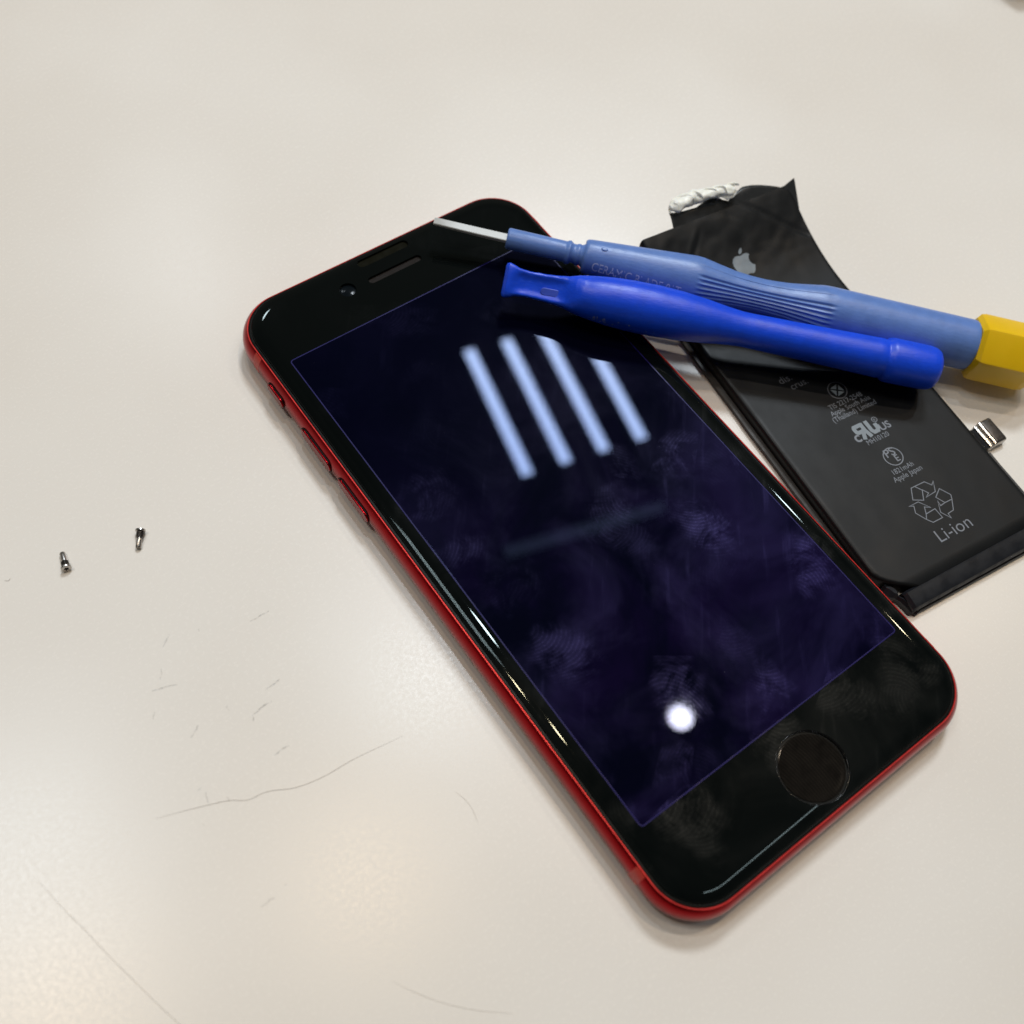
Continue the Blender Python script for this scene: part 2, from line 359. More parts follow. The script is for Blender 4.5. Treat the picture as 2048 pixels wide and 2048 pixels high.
# antenna bands: thin strips wrapped over the metal side
def antenna(y, side):
    rr = []
    for yy in (y - 1.0, y + 1.0):
        row = []
        for k in range(13):
            a = math.radians(-60 + 115 * k / 12)
            row.append((side * (HW - 2.4 * (1 - math.cos(a)) + 0.02), yy, 3.65 + 3.65 * math.sin(a) + 0.01))
        rr.append(row)
    v, f = loft(rr, False, False, False); new_obj('antenna_band', v, f, M['antenna'], phone)
for y in (57.0, -57.0):
    for s in (-1, 1): antenna(y, s)
# screen protector: curved solid with cut-outs
prof = [(1.95, 7.045), (1.92, 7.12), (1.96, 7.18)]
for k in range(1, 17):
    i = 1.96 + (4.78 - 1.96) * k / 16; prof.append((i, 7.6 - 0.42 * ((4.78 - i) / 2.82) ** 3))
pv, pf = loft([ring(i, z) for i, z in prof])
def raw(name, v, f):
    me = bpy.data.meshes.new(name); me.from_pydata(v, [], f); me.update()
    bm = bmesh.new(); bm.from_mesh(me); bmesh.ops.recalc_face_normals(bm, faces=bm.faces); bm.to_mesh(me); bm.free()
    o = bpy.data.objects.new(name, me); COL.objects.link(o); return o
pr = raw('screen_protector', pv, pf)
DW, DL, DY = 28.82, 52.22, 0.09
cutters = [loft([rrect(DW, DL, 0.7, 6.5, 5, 0, DY), rrect(DW, DL, 0.7, 8.5, 5, 0, DY)]),
           loft([[(x, y, z) for x, y in circle(0, -60.7, 6.05, 72)] for z in (6.5, 8.5)]),
           loft([rrect(5.85, 1.0, 0.98, z, 8, 0.2, 65.25) for z in (6.5, 8.5)]),
           loft([rrect(6.1, 0.8, 0.78, z, 8, 0.1, 60.6) for z in (6.5, 8.5)]),
           loft([[(x, y, z) for x, y in circle(-10.6, 61.0, 1.65, 32)] for z in (6.5, 8.5)])]
cobs = []
for cv, cf in cutters:
    c = raw('cutter', cv, cf); cobs.append(c)
    md = pr.modifiers.new('cut', 'BOOLEAN'); md.operation = 'DIFFERENCE'; md.solver = 'EXACT'; md.object = c
dg = bpy.context.evaluated_depsgraph_get(); dg.update()
me2 = bpy.data.meshes.new_from_object(pr.evaluated_get(dg)); pr.modifiers.clear(); pr.data = me2
for c in cobs: bpy.data.objects.remove(c)
for vv in me2.vertices: vv.co = vv.co * S
finish(pr, M['bezel'], phone, 25)
for fc in me2.polygons:
    if fc.normal.z > 0.99999: fc.use_smooth = False
v, f = loft([rrect(DW - 0.03, DL - 0.03, 0.68, 7.05, 5, 0, DY), rrect(DW - 0.03, DL - 0.03, 0.68, 7.575, 5, 0, DY),
             rrect(DW - 0.24, DL - 0.24, 0.5, 7.575, 5, 0, DY), rrect(DW - 0.24, DL - 0.24, 0.5, 7.3, 5, 0, DY)], True, False)
disp_edge = new_obj('display_edge', v, f, M['edge'], phone, 0)
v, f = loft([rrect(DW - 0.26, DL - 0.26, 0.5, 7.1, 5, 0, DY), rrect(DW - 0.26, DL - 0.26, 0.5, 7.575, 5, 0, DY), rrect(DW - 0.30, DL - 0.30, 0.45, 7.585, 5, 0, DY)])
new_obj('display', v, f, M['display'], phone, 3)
v, f = lathe([(7.045, 5.55), (7.18, 5.55), (7.25, 5.48), (7.26, 5.3), (7.23, 5.0), (7.20, 4.0), (7.18, 2.0), (7.175, 0.05)], 72)
v = [(-y, z - 60.7, x) for x, y, z in v]
home = new_obj('home_button', v, f, M['home'], phone)
v, f = lathe([(7.05, 6.04), (7.40, 6.04), (7.46, 5.99), (7.46, 5.93), (7.40, 5.88), (7.10, 5.84)], 96, False)
new_obj('ring', [(-y, z - 60.7, x) for x, y, z in v], f, M['ring'], home, 60)
v, f = loft([rrect(5.8, 0.95, 0.93, z, 8, 0.2, 65.25) for z in (7.043, 7.12)]); new_obj('sensor_window', v, f, M['slot'], phone)
v, f = loft([rrect(6.05, 0.75, 0.73, z, 8, 0.1, 60.6) for z in (7.043, 7.10)]); new_obj('earpiece_slot', v, f, M['mesh'], phone)
v, f = lathe([(7.043, 1.6), (7.12, 1.6), (7.13, 1.1), (7.16, 0.95), (7.19, 0.5), (7.2, 0.05)], 32)
new_obj('camera_lens', [(-y - 10.6, z + 61.0, x) for x, y, z in v], f, M['lens'], phone)
# side keys
def side_key(name, y0, y1, zc, hz, out):
    yc, hl = (y0 + y1) / 2, (y1 - y0) / 2
    r1 = [(-HW + 0.02, *p) for p in [(q[1] + yc, q[0] + zc) for q in rrect(hz + 0.22, hl + 0.22, min(hz, hl) + 0.2, 0, 6)]]
    r2 = [(-HW - 0.025, *p) for p in [(q[1] + yc, q[0] + zc) for q in rrect(hz + 0.22, hl + 0.22, min(hz, hl) + 0.2, 0, 6)]]
    v, f = loft([r1, r2]); k = new_obj(name, v, f, M['red'], phone)
    return k
def key(name, y0, y1, zc, hz, out, gap=True):
    yc, hl = (y0 + y1) / 2, (y1 - y0) / 2
    rr = lambda d, x: [(x, q[1] + yc, q[0] + zc) for q in rrect(hz - d, hl - d, max(min(hz, hl) - d - 0.05, 0.1), 0, 7)]
    b = new_obj(name, *loft([rr(0, -HW + 0.8), rr(0, -HW - out + 0.12), rr(0.12, -HW - out)]), M['red'], phone)
    if gap:
        v, f = loft([rr(-0.2, -HW + 0.35), rr(-0.2, -HW - 0.03), rr(-0.02, -HW - 0.03), rr(-0.02, -HW + 0.35)], False, False)
        new_obj('gap', v, f, M['socket'], b)
key('mute_switch', 46.6, 52.2, 3.75, 1.1, 0.45)
key('volume_button', 30.1, 40.2, 3.65, 1.35, 0.35)
key('volume_button', 17.5, 27.5, 3.65, 1.35, 0.35)

# ------------------------------------------------------------------ battery (root frame: x across, y along its length)
ang = math.atan2(-0.125, 0.992)
bat = thing('phone_battery', 'black flat phone battery with grey printing lying beside the red phone, far end bent up', 'battery',
            Matrix.Translation(Vector((35.6, -42.0, 0)) * S) @ Matrix.Rotation(ang, 4, 'Z'))
BW = 38.2; TOP = 3.5
def lift(v):
    if v < 57: return 0.0
    if v < 82: return 0.0115 * (v - 57) ** 2
    return 0.0115 * 625 + 0.575 * (v - 82)
def sd(u, v, a, b):
    d = Vector((b[0] - a[0], b[1] - a[1])).normalized(); return (u - a[0]) * -d.y + (v - a[1]) * d.x, (u - a[0]) * d.x + (v - a[1]) * d.y
def relief(u, v):
    z = 0.0
    d, t = sd(u, v, (25.5, 81.4), (38.6, 69.6))
    if v > 66:
        g = max(0, min(1, t / 3 + 0.3))
        z -= 0.42 * math.exp(-(d / 0.42) ** 2) * g
        if d > 0: z += (0.035 * d * d * 0.6 - 0.10 * d) * g * 0.6
        d, t = sd(u, v, (8.0, 73.6), (13.6, 79.2))
        w = max(0, min(1, (t + 1) / 2, (8.5 - t) / 2))
        z -= 0.18 * math.exp(-(d / 0.35) ** 2) * w; z += 0.12 * math.exp(-((d - 0.8) / 0.5) ** 2) * w
        d, t = sd(u, v, (20.5, 81), (24.2, 77.6)); w = max(0, min(1, t, 5 - t)); z -= 0.14 * math.exp(-(d / 0.3) ** 2) * w
    if v > 60: z += 0.16 * min(1, (v - 60) / 16) * (noise.noise((u * 0.16 + v * 0.1, v * 0.30 - u * 0.12, 9)) + 0.5 * noise.noise((u * 0.45, v * 0.6, 4)))
    z += 0.035 * noise.noise((u * 0.11, v * 0.09, 1.7)) + 0.02 * noise.noise((u * 0.3, v * 0.22, 5))
    return z
def top_z(u, v): return TOP + lift(v) + relief(u, v)
rings = []
vs_ = [-5.4 + 0.0 * i for i in range(0)]
vv_ = -5.4
while vv_ < 81.4:
    vs_.append(vv_); vv_ += 0.55 if vv_ > 64 else 1.2
vs_.append(81.5)
NU = 72
for v_ in vs_:
    L = lift(v_)
    th = 1.0 if v_ < 77 else 1.0 - 0.16 * ((v_ - 77) / 4.5) ** 2          # pouch thins to its sealed end
    e0 = 0.0; e1 = BW
    if v_ < 0.5: e0 = max(0.0, (0.5 - v_) ** 1.6 / 2.6)                      # folded lower-left corner
    dip = 0.0 if v_ > -4.6 else (v_ + 4.6) ** 2 * 0.9
    ringp = []
    for i in range(NU + 1):
        u = e0 + 0.9 + (e1 - e0 - 1.8) * i / NU
        ringp.append((u, v_, L + (top_z(u, v_) - L) * th - dip))
    zt = TOP * th - dip
    r = [(e0 - 0.05, v_, L + 0.25), (e0 - 0.1, v_, L + zt * 0.6), (e0, v_, L + zt - 0.75), (e0 + 0.12, v_, L + zt - 0.33), (e0 + 0.42, v_, L + zt - 0.07)] + ringp + \
        [(e1 - 0.42, v_, L + zt - 0.07), (e1 - 0.12, v_, L + zt - 0.33), (e1, v_, L + zt - 0.75), (e1 + 0.1, v_, L + zt * 0.6), (e1 + 0.05, v_, L + 0.25), (e1 - 1, v_, L + 0.02), (e0 + 1, v_, L + 0.02)]
    rings.append(r)
v, f = loft(rings); new_obj('pouch', v, f, M['pouch'], bat, 40)
# folded side flanges
def flange(u0, u1, v0, v1, z0, z1, mat, name='side_flange'):
    rr = []
    n = int((v1 - v0) / 1.5) + 2
    for i in range(n):
        v_ = v0 + (v1 - v0) * i / (n - 1); L = lift(v_); wv = 0.12 * noise.noise((v_ * 0.2, u0, 0))
        a, b = u0 + (wv if u0 < 0 else 0), u1 + (wv if u0 > 0 else 0)
        rr.append([(a, v_, L + z0), (b, v_, L + z0), (b, v_, L + z1), (a, v_, L + z1 * 0.9)])
    vv, ff = loft(rr); return new_obj(name, vv, ff, mat, bat, 30)
flange(-1.15, -0.02, 2.5, 80.0, 0.35, 1.25, M['flange'])
flange(BW + 0.02, BW + 1.3, -7.6, 11.0, 0.03, 2.0, M['tape'])
flange(BW + 0.02, BW + 0.5, 17.5, 79.0, 0.35, 1.6, M['tape'])
# lower end cap (taped circuit tray)
sec = [(-4.6, 0.05), (-8.55, 0.05), (-8.75, 0.9), (-8.7, 2.0), (-8.35, 2.55), (-7.6, 2.8), (-6.0, 2.95), (-5.35, 3.05), (-4.9, 2.6)]
rr = []
for i in range(60):
    u = 3.3 + (BW - 3.2) * i / 59; w = 0.06 * noise.noise((u * 0.35, 2, 2)); g = 0.03 * noise.noise((u * 0.5, 8, 2))
    k = 0.80 if i in (0, 59) else 1.0
    rr.append([(u, a + w, max(0.04, b * k + (g if b > 2 else 0))) for a, b in sec])
v, f = loft(rr); cap = new_obj('end_cap', v, f, M['tape'], bat, 30)
v, f = box(5, 36, -9.05, -8.74, 0.3, 1.15, 0.1); new_obj('tape_seam', v, f, M['tape'], cap)
# crumpled tape at the lower-left corner
rr = []
for i in range(16):
    t = i / 15; u = 1.2 + 3.2 * t; v_ = -2.2 - 6.9 * t
    w = 0.75 + 0.35 * math.sin(t * 9) + 0.3 * noise.noise((t * 6, 4, 1)); h = 2.7 - 1.0 * t + 0.5 * noise.noise((t * 8, 9, 3))
    if t > 0.93: w *= 0.5; h *= 0.75
    d = Vector((0.9, 0.42)); rr.append([(u - d.x * w, v_ - d.y * w, 0.05), (u - d.x * w * 0.8, v_ - d.y * w * 0.8, h * 0.7), (u, v_, h), (u + d.x * w * 0.7, v_ + d.y * w * 0.7, h * 0.95), (u + d.x * w, v_ + d.y * w, 0.05)])
v, f = loft(rr); new_obj('crumpled_tape', v, f, M['tape'], bat, 20)
# top film flap behind the bent end
ft = [(8.0, 84.9), (9.5, 84.6), (12, 84.1), (15.1, 83.9), (17.5, 84.5), (19.7, 85.6), (20.5, 85.0), (21.5, 83.6), (23.0, 83.0), (24.4, 83.7), (25.5, 84.0), (27.4, 84.6), (29.5, 84.3), (32, 83.6), (34, 82.9), (36.4, 81.9)]
rr = []
for i in range(70):
    u = 8.4 + (36.3 - 8.4) * i / 69; t_ = interp(ft, u); row = []
    for k in range(9):
        t = k / 8; v_ = 79.5 + (t_ - 79.5) * t
        row.append((u + (0.9 * (t - 0.5) if i < 3 else 0), v_, TOP - 0.55 + lift(min(v_, 84)) * (0.97) - 0.5 + 0.12 * noise.noise((u * 0.3, v_ * 0.5, 3)) - 0.25 * (1 - t)))
    rr.append(row)
v, f = loft(rr, False, False, False); n0 = len(v)
fl = new_obj('film_flap', v, f, M['film'], bat, 60)
sm = fl.modifiers.new('thick', 'SOLIDIFY'); sm.thickness = 0.00012
# lifted corner tip of the film
tip = [(36.2, 81.3, 0.0), (39.4, 81.9, 0.5), (39.25, 80.9, 0.35), (38.3, 76.5, -0.45), (37.6, 79.5, -0.15)]
v = [(u, v_, TOP + lift(v_) * 0.98 + dz) for u, v_, dz in tip]; v += [(u, v_, z - 0.18) for u, v_, z in v]
n = len(tip); f = [tuple(range(n)), tuple(reversed(range(n, 2 * n)))] + [(i, (i + 1) % n, n + (i + 1) % n, n + i) for i in range(n)]
new_obj('film_corner', v, f, M['film'], bat, 20)
# --white stretched adhesive, crumpled into a rope on the flap
ad = None
def rope(n, seg, r0, shift, ph, name, parent):
    rg = []
    for i in range(n):
        t = i / (n - 1); u = 8.8 + 15.7 * t + 0.2 * noise.noise((t * 9, ph, 2)); v_ = 85.0 + 0.5 * math.sin(t * 5.2 - 0.4) - 0.5 * t
        zb = TOP + lift(84.5) * 0.97 + 0.25 + 0.25 * noise.noise((t * 6, ph, 8))
        env = min(1, 0.42 + t * 7, 0.5 + (1 - t) * 7) * (0.82 + 0.3 * math.sin(PI * min(1, t * 1.5 + 0.1)))
        row = []
        for k in range(seg):
            a = 2 * PI * k / seg
            r = r0 * env * (1 + 0.10 * math.sin(2 * a + t * 15 + ph) + 0.05 * math.sin(3 * a - t * 31 + 2 * ph)) + 0.22 * env * noise.noise((t * 9, math.cos(a) * 1.3 + ph, math.sin(a) * 1.3)) + 0.06 * noise.noise((t * 30, math.cos(a) * 2.4 + ph, math.sin(a) * 2.4))
            row.append((u + shift * math.sin(t * 17 + ph), v_ + r * math.cos(a) * 1.15 + shift * math.cos(t * 17 + ph), zb + r * math.sin(a) * 0.85 + shift * math.sin(t * 17 + ph)))
        rg.append(row)
    v, f = loft(rg); return new_obj(name, v, f, M['adhesive'], parent, 80)
ad = rope(150, 30, 1.28, 0.0, 0.0, 'adhesive_strip', bat); ad['label'] = 'white stretched adhesive twisted into a crumpled rope'
for q, ph in enumerate((1.3, 3.6)): rope(150, 16, 0.5, 0.85, ph, 'adhesive_strand', ad)
pts = [(20.3, 84.6, 0.3), (24.8, 84.9, 0.4), (24.9, 83.2, 0.5), (23.3, 82.2, 0.35), (21.8, 82.2, 0.2), (20.9, 83.4, 0.45), (22.7, 83.5, 0.75)]
v = [(a, b, TOP + lift(83.5) * 0.97 + c) for a, b, c in pts]; f = [(0, 1, 6), (1, 2, 6), (2, 3, 6), (3, 4, 6), (4, 5, 6), (5, 0, 6)]
o = new_obj('adhesive_tab', v, f, M['adhesive'], ad, 10); sm = o.modifiers.new('thick', 'SOLIDIFY'); sm.thickness = 0.0002
# connector
rr = []
for u, z, hw in ((37.9, 1.9, 2.3), (39.2, 1.7, 2.3), (40.2, 1.2, 2.3), (41.3, 1.1, 2.6), (42.2, 1.2, 2.6)):
    rr.append([(u, 14.6 - hw, z), (u, 14.6 + hw, z), (u, 14.6 + hw, z + 0.16), (u, 14.6 - hw, z + 0.16)])
v, f = loft(rr); new_obj('flex_cable', v, f, M['tape'], bat)
con = new_obj('connector', *box(41.9, 45.1, 11.9, 17.6, 0.15, 1.95, 0.32), M['steel'], bat)
new_obj('connector_cover', *box(42.35, 44.85, 12.15, 17.35, 1.9, 2.16, 0.3), M['dark_steel'], con)
v, f = box(40.7, 41.85, 11.8, 17.3, 0.2, 1.75, 0.25); new_obj('bracket', v, f, M['steel'], bat)
# printing
def on_battery(name, P2, F, mat, dz=0.03, cuts=0, label=None):
    bm = bmesh.new(); vs2 = [bm.verts.new((p[0], p[1], 0)) for p in P2]
    for q in F:
        try: bm.faces.new([vs2[i] for i in q])
        except ValueError: pass
    if cuts:
        bmesh.ops.triangulate(bm, faces=bm.faces[:])
        for _ in range(cuts): bmesh.ops.subdivide_edges(bm, edges=bm.edges[:], cuts=1, use_grid_fill=True)
    for p in bm.verts:
        p.co.z = top_z(p.co.x, p.co.y) + dz; p.co *= S
    me = bpy.data.meshes.new(name); bm.to_mesh(me); bm.free()
    o = bpy.data.objects.new(name, me); COL.objects.link(o); me.materials.append(mat); o.parent = bat
    if label: o['label'] = label
    return o
def print_text(s, u0, v0, width=None, size=None, mat='print', bold=0.0, tall=1.0):
    P, F, w = text_geo(s, bold); k = width / w if width else size
    return on_battery('printed_text', [(u0 + x * k, v0 + y * k * tall) for x, y in P], F, M[mat])
print_text('dis.', 9.7, 42.0, 2.9, mat='print_dim'); print_text('crus.', 11.1, 39.9, 4.0, mat='print_dim')
print_text('TIS 2217-2548', 15.1, 32.6, 8.2, tall=1.15)
print_text('Apple South Asia', 14.5, 31.25, 9.8, tall=1.1)
print_text('(Thailand) Limited', 14.0, 29.85, 10.7, tall=1.1)
print_text('MH10120', 17.0, 22.7, 5.3, tall=1.15)
print_text('1821mAh', 17.3, 15.1, 5.0, tall=1.15)
print_text('Apple Japan', 16.35, 13.65, 6.9, tall=1.1)
print_text('Li-ion', 16.1, -0.4, 8.0, bold=-0.006, tall=1.0)
print_text('c', 15.25, 24.1, 1.35, bold=0.02); print_text('US', 21.55, 24.2, 2.5, bold=0.02)
V, F = strokes([([(18.55, 27.25), (16.75, 27.25), (16.55, 26.9), (16.6, 26.1), (16.9, 25.85), (18.55, 25.85)], False), ([(18.45, 27.6), (18.45, 25.55)], False),
                ([(18.0, 25.9), (17.2, 24.05)], False), ([(18.9, 24.05), (18.45, 25.9)], False)], 0.85)
on_battery('certification_mark', V, F, M['logo'], 0.03)
V, F = strokes([([(19.7, 27.6), (19.7, 25.2), (20.0, 24.65), (20.9, 24.65), (21.2, 25.2), (21.2, 26.3)], False)], 0.85); on_battery('certification_mark', V, F, M['logo'], 0.034)
V, F = strokes([(circle(21.75, 27.0, 0.55, 24), True)], 0.14); on_battery('registered_mark', V, F, M['print'])
print_text('R', 21.53, 26.68, 0.45)
V, F = strokes([(circle(19.3, 35.9, 1.95), True)], 0.2); on_battery('standards_mark', V, F, M['print_dim'])
a = 1.12; g = 0.16; V, F = [], []
for dx, dy in ((1, 0), (0, 1), (-1, 0), (0, -1)):
    px, py = -dy, dx; b0 = len(V)
    V += [(19.3 + dx * g * 1.6, 35.9 + dy * g * 1.6), (19.3 + dx * a + px * (a - g * 1.4), 35.9 + dy * a + py * (a - g * 1.4)), (19.3 + dx * a - px * (a - g * 1.4), 35.9 + dy * a - py * (a - g * 1.4))]
    F.append((b0, b0 + 1, b0 + 2))
Rt = [(19.3 + (x - 19.3) * 0.985 - (y - 35.9) * 0.17, 35.9 + (x - 19.3) * 0.17 + (y - 35.9) * 0.985) for x, y in V]
on_battery('standards_mark', Rt, F, M['logo'])
V, F = strokes([(circle(19.75, 18.55, 1.95), True)], 0.2); on_battery('safety_mark', V, F, M['print'])
print_text('PS', 18.55, 18.75, 2.2, bold=0.01); print_text('E', 19.85, 17.25, 0.85, bold=0.01)
rec = [([(17.01, 9.17), (18.39, 11.37), (21.66, 11.31), (22.53, 10.09), (23.34, 10.66), (22.2, 8.65), (19.76, 8.46), (20.8, 9.01), (20.1, 10.1), (18.89, 8.18)], True), ([(19.28, 11.25), (20.07, 10.07)], False),
       ([(23.33, 8.8), (24.5, 6.77), (24.11, 6.0), (22.74, 3.93), (21.3, 3.8), (21.24, 2.78), (20.17, 4.67), (21.26, 6.87), (21.11, 5.78), (22.33, 5.92), (21.45, 7.63)], True), ([(22.33, 5.92), (23.91, 5.89)], False),
       ([(15.39, 8.39), (17.67, 8.38), (19.07, 6.37), (18.04, 6.98), (17.36, 5.64), (19.66, 5.76), (19.76, 3.62), (17.42, 3.63), (16.62, 4.76), (15.62, 6.7), (16.3, 8.05)], True), ([(17.36, 5.64), (16.69, 4.72)], False)]
V, F = strokes(rec, 0.17); on_battery('recycling_mark', V, F, M['print'])
apple = [(0.43, 0.735), (0.33, 0.765), (0.22, 0.775), (0.10, 0.72), (0.02, 0.60), (0.0, 0.45), (0.03, 0.28), (0.11, 0.12), (0.20, 0.02), (0.28, 0.0), (0.36, 0.03), (0.43, 0.045), (0.50, 0.03), (0.58, 0.0), (0.66, 0.03), (0.74, 0.12), (0.82, 0.275),
         (0.76, 0.31), (0.71, 0.37), (0.68, 0.46), (0.69, 0.55), (0.73, 0.63), (0.795, 0.69), (0.72, 0.755), (0.62, 0.775), (0.52, 0.75)]
leaf = [(0.42, 0.80), (0.43, 0.88), (0.50, 0.96), (0.61, 1.0), (0.61, 0.92), (0.55, 0.84), (0.48, 0.80)]
for shp in (apple, leaf):
    P = [(17.05 + x * 5.9, 67.35 + y * 5.9) for x, y in shp]
    on_battery('fruit_mark', P, [tuple(range(len(P)))], M['logo'], 0.05, cuts=2)

# ------------------------------------------------------------------ tools
def tool_frame(a, b):
    a, b = Vector(a), Vector(b); x = (b - a).normalized(); y = Vector((0, 0, 1)).cross(x).normalized(); z = x.cross(y)
    return Matrix.Translation(a * S) @ Matrix((x, y, z)).transposed().to_4x4()
# light blue screwdriver: local x runs from sleeve end to the cap
pen = thing('precision_screwdriver', 'light blue screwdriver with white ceramic blade and yellow cap across the phone and battery', 'screwdriver', tool_frame(PEN_A if False else (20.98, 52.02, 12.35), (87.02, -17.34, 8.0)))
PR = [(15.6, 3.05), (16.0, 3.35), (17.0, 3.48), (27, 4.2), (37.5, 4.98), (39, 4.96), (42, 4.45), (45.7, 3.86), (49, 3.58), (52.2, 3.52), (55, 3.68), (57.5, 3.93), (61, 4.5), (64.2, 5.04), (66, 5.08), (95.6, 5.08)]
st = [15.6, 15.75, 16.0, 16.4, 17] + [17 + (95.0 - 17) * i / 120 for i in range(1, 121)] + [95.3, 95.5]
NS = 288; rings = []
for s in st:
    r0 = interp(PR, s)
    if s > 95.1: r0 -= (s - 95.1) * 0.3
    env = max(0.0, min(1.0, (s - 38.5) / 0.8, (66.0 - s) / 0.8))
    rg = []
    for i in range(NS):
        a = 2 * PI * i / NS; dg_ = math.degrees(a)
        am = max(0.0, min(1.0, (dg_ - 22) / 4, (215 - dg_) / 4))
        gr = (0.5 - 0.5 * math.cos(a * 32)) ** 0.7
        flat = 0.10 * math.exp(-((dg_ - 0) / 14) ** 2) * env
        r = r0 - 0.30 * env * am * gr - flat
        rg.append((s, -r * math.sin(a), r * math.cos(a)))
    rings.append(rg)
v, f = loft(rings); handle = new_obj('handle', v, f, M['pen'], pen, 50)
v, f = lathe([(0.0, 1.1), (0.0, 1.8), (0.15, 2.02), (0.4, 2.10), (11.6, 2.08), (12.0, 2.12), (12.25, 2.33), (12.7, 2.36), (12.95, 2.15), (13.3, 1.92), (13.9, 1.9), (14.2, 2.08), (14.6, 2.15), (14.9, 2.0), (15.2, 2.1), (15.65, 2.4)], 64)
new_obj('sleeve', v, f, M['pen'], pen, 40)
# ceramic blade: flat bar with a thick chisel end, bent slightly upwards in the clamp
rr = []
for s, hw, z0, z1 in ((1.5, 0.95, -0.55, 0.35), (-5, 0.93, -0.50, 0.33), (-10, 0.90, -0.36, 0.36), (-14.4, 0.86, -0.22, 0.42), (-14.85, 0.82, -0.16, 0.34)):
    c = 0.12
    rr.append([(s, -hw + c, z0), (s, hw - c, z0), (s, hw, z0 + c), (s, hw, z1 - c), (s, hw - c, z1), (s, -hw + c, z1), (s, -hw, z1 - c), (s, -hw, z0 + c)])
v, f = loft(rr); new_obj('blade', v, f, M['blade'], pen, 25)
# yellow hexagonal cap
rr = []
for s, r in ((95.55, 4.6), (95.55, 5.6), (96.3, 6.55), (97.2, 6.75), (107.0, 6.75), (108.2, 6.4), (110.5, 4.6), (110.8, 4.2)):
    hexp = []
    for i in range(6):
        a0 = math.radians(60 * i + 8)
        for da in (-5, 0, 5):
            a = a0 + math.radians(da); k = 1.0 if da == 0 else math.cos(PI / 6) / math.cos(PI / 6 - math.radians(5))
            k = min(k, 0.985) if da == 0 else k
            hexp.append((s, -r * k * math.sin(a), r * k * math.cos(a)))
    rr.append(hexp)
v, f = loft(rr); new_obj('cap', v, f, M['yellow'], pen, 12)
def wrap_text(s, s0, phi0, size, tall=1.0, rise=0.05, name='lettering', bold=0.0, fit=False):
    P, F, w = text_geo(s, bold); out = []
    if fit: size = size / w
    for x, y in P:
        ss = s0 + x * size; r = interp(PR, ss) + rise; a = math.radians(phi0) - y * size * tall / r
        out.append((ss, -r * math.sin(a), r * math.cos(a)))
    return new_obj(name, out, F, M['letter'], handle, 0)
wrap_text('CERAMIC BLADE 01T', 17.6, 84, 18.0, 1.35, bold=0.0, fit=True)
wrap_text('-00', 83.4, 112, 3.3, 0.8, bold=-0.025)
v, f = lathe([(-0.5, 0.75), (0.12, 0.70), (0.2, 0.5), (0.22, 0.05)], 6); a = math.radians(8)
rr_ = interp(PR, 19.3); new_obj('nub', [(19.3 + z, -math.sin(a) * (rr_ + x) - math.cos(a) * y * 0.6, math.cos(a) * (rr_ + x) - math.sin(a) * y * 0.6) for x, y, z in v], f, M['pen'], handle, 20)
rg = []
for s in (66.5, 66.7, 80.8, 81.0):
    h = 0.12 if 66.6 < s < 80.9 else -0.05
    rg.append([(s, -(5.08 + h * k) * math.sin(math.radians(d)), (5.08 + h * k) * math.cos(math.radians(d))) for d, k in ((103, -0.5), (105, 1), (112, 1), (114, -0.5))])
v, f = loft(rg, False, False, False); new_obj('raised_panel', v, f, M['letter'], handle, 20)

# deep blue pry tool
pry = thing('pry_tool', 'deep blue plastic pry tool with flat flared tip lying in front of the screwdriver', 'pry tool', tool_frame((13.6, 42.0, 14.3), (75.9, -18.8, 9.2)))
PT = [(-0.75, 2.7, 0.3), (-0.55, 3.15, 0.7), (-0.1, 3.35, 1.15), (0.8, 3.1, 1.25), (2.0, 2.65, 1.25), (4, 2.45, 1.2), (7, 2.55, 1.3), (9.5, 2.75, 1.55), (11.5, 3.05, 2.2), (13, 3.5, 2.95), (14.5, 3.85, 3.5), (17, 4.25, 4.1), (20, 4.6, 4.55), (24, 4.85, 4.85), (29, 4.92, 4.92), (34, 4.7, 4.7), (39, 4.2, 4.2), (43, 3.65, 3.65), (46, 3.36, 3.36), (48, 3.34, 3.34), (58, 3.5, 3.5), (70, 3.78, 3.78), (74.4, 3.88, 3.88), (74.75, 3.75, 3.75), (75.1, 3.80, 3.80), (75.6, 4.22, 4.22), (76.4, 4.38, 4.38), (80, 4.38, 4.38), (83.6, 4.32, 4.32), (84.8, 4.15, 4.15), (85.5, 3.8, 3.8), (85.9, 3.2, 3.2), (86.05, 1.6, 1.6)]
TW = [(a, b) for a, b, c in PT]; TT = [(a, c) for a, b, c in PT]
fa = math.radians(38)                                    # the flat faces of the tip look up towards the viewer
fn = Vector((-math.sin(fa), math.cos(fa))); fs = Vector((math.cos(fa), math.sin(fa)))   # (y,z)
stn = sorted(set([a for a, b, c in PT] + [0.4 * i for i in range(0, 40)] + [16 + i for i in range(58)]))
rings = []; NP = 96
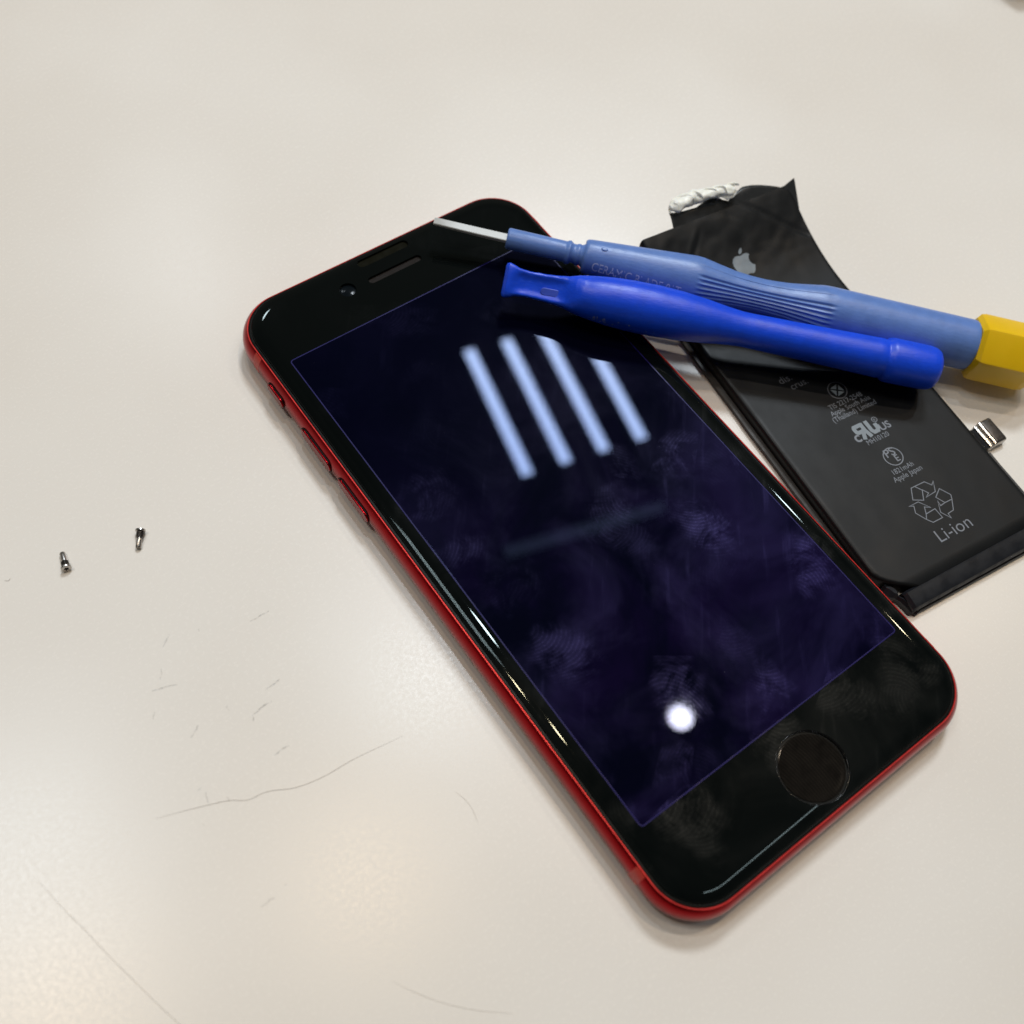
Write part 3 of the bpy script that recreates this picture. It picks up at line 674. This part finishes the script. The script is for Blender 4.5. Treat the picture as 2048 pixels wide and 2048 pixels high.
for s in stn:
    w, t = interp(TW, s), interp(TT, s)
    e = 1.0 if s > 15 else (0.55 + 0.45 * max(0, (s - 9) / 6))        # squarer section in the blade
    dish = 0.0
    if s < 14: dish = 0.75 * max(0, min(1, (s - 0.6) / 2.0)) * max(0, min(1, (14 - s) / 3.5))
    off = -0.3 * max(0, min(1, (13 - s) / 6))
    rg = []
    for i in range(NP):
        a = 2 * PI * i / NP; ca, sa = math.cos(a), math.sin(a)
        x = math.copysign(abs(ca) ** e, ca) * w; y = math.copysign(abs(sa) ** e, sa) * t
        if sa > 0 and dish: y -= dish * math.exp(-(x / (w * 0.72)) ** 4) * min(1, y / 0.8)
        jag = 0.09 * noise.noise((s * 1.3, ca * 2, sa * 2)) if s < 14 else 0.015 * noise.noise((s * 0.6, ca * 2, sa * 2))
        q = fs * (x + math.copysign(jag, x)) + fn * (y + off + jag * 0.5)
        rg.append((s, q.x, q.y))
    rings.append(rg)
v, f = loft(rings); pb = new_obj('handle', v, f, M['blue'], pry, 40)
rg = [[(p[0] + 9.3, p[1], p[2]) for p in rrect(2.7 - d, 0.72 - d, 0.66 - d, z, 5)] for d, z in ((0, -0.25), (0, 0.12), (0.12, 0.2))]
v, f = loft(rg); out = []
for x, y, z in v:
    q = fs * (y * -1 - 0.7) + fn * (z + 0.55 + 0.10 * (x - 9.3)); out.append((x, q.x, q.y))
new_obj('raised_mark', out, f, M['blue_pale'], pry, 30)

# ------------------------------------------------------------------ screws
def screw(head, tail, label, roll=0.0):
    h, t = Vector((*head, 0)), Vector((*tail, 0)); d = (t - h).normalized()
    ln = 3.55; tilt = math.atan2(0.90 - 0.44, ln)
    x = Vector((d.x * math.cos(tilt), d.y * math.cos(tilt), -math.sin(tilt))); y = Vector((0, 0, 1)).cross(x).normalized(); z = x.cross(y)
    m = Matrix.Translation(Vector((h.x, h.y, 0.92)) * S) @ Matrix((x, y, z)).transposed().to_4x4() @ Matrix.Rotation(roll, 4, 'X')
    root = thing('small_screw', label, 'screw', m, 'loose screws on the table')
    hd = new_obj('head', *lathe([(0.0, 0.45), (0.0, 0.74), (0.06, 0.86), (0.30, 0.90), (0.42, 0.84), (0.5, 0.6)], 40), M['steel'], root)
    P = [(0.40 + 0.07 * math.cos(5 * a)) for a in (2 * PI * i / 40 for i in range(40))]
    rr = []
    for xx, k in ((-0.004, 1.0), (0.004, 1.0)): rr.append([(xx, P[i] * k * math.cos(2 * PI * i / 40), P[i] * k * math.sin(2 * PI * i / 40)) for i in range(40)])
    new_obj('socket', *loft(rr), M['socket'], hd)
    prof = [(0.45, 0.5)]
    for i in range(4):
        b = 0.55 + i * 0.26; prof += [(b, 0.5), (b + 0.10, 0.66), (b + 0.16, 0.66), (b + 0.24, 0.5)]
    prof += [(1.66, 0.5)]
    new_obj('thread', *lathe(prof, 32), M['dark_steel'], root, 25)
    new_obj('shank', *lathe([(1.6, 0.46), (2.1, 0.50), (3.4, 0.50), (3.52, 0.44), (3.55, 0.05)], 32), M['steel'], root)
    return root
screw((-80.75, 39.3), (-79.95, 43.2), 'small steel screw with its star socket facing the camera, nearest the left edge')
screw((-67.0, 39.35), (-69.4, 35.9), 'small steel screw lying with its head away from the camera, nearer the phone', 0.6)

# out-of-focus dark thing whose edge shows in the top right corner
v, f = box(195.5, 260, 57.5, 120, 0.0, 12, 2); o = new_obj('storage_box', v, f, M['blur']); o['label'] = 'blurred dark brown edge of something in the top right corner of the photo'; o['category'] = 'box'
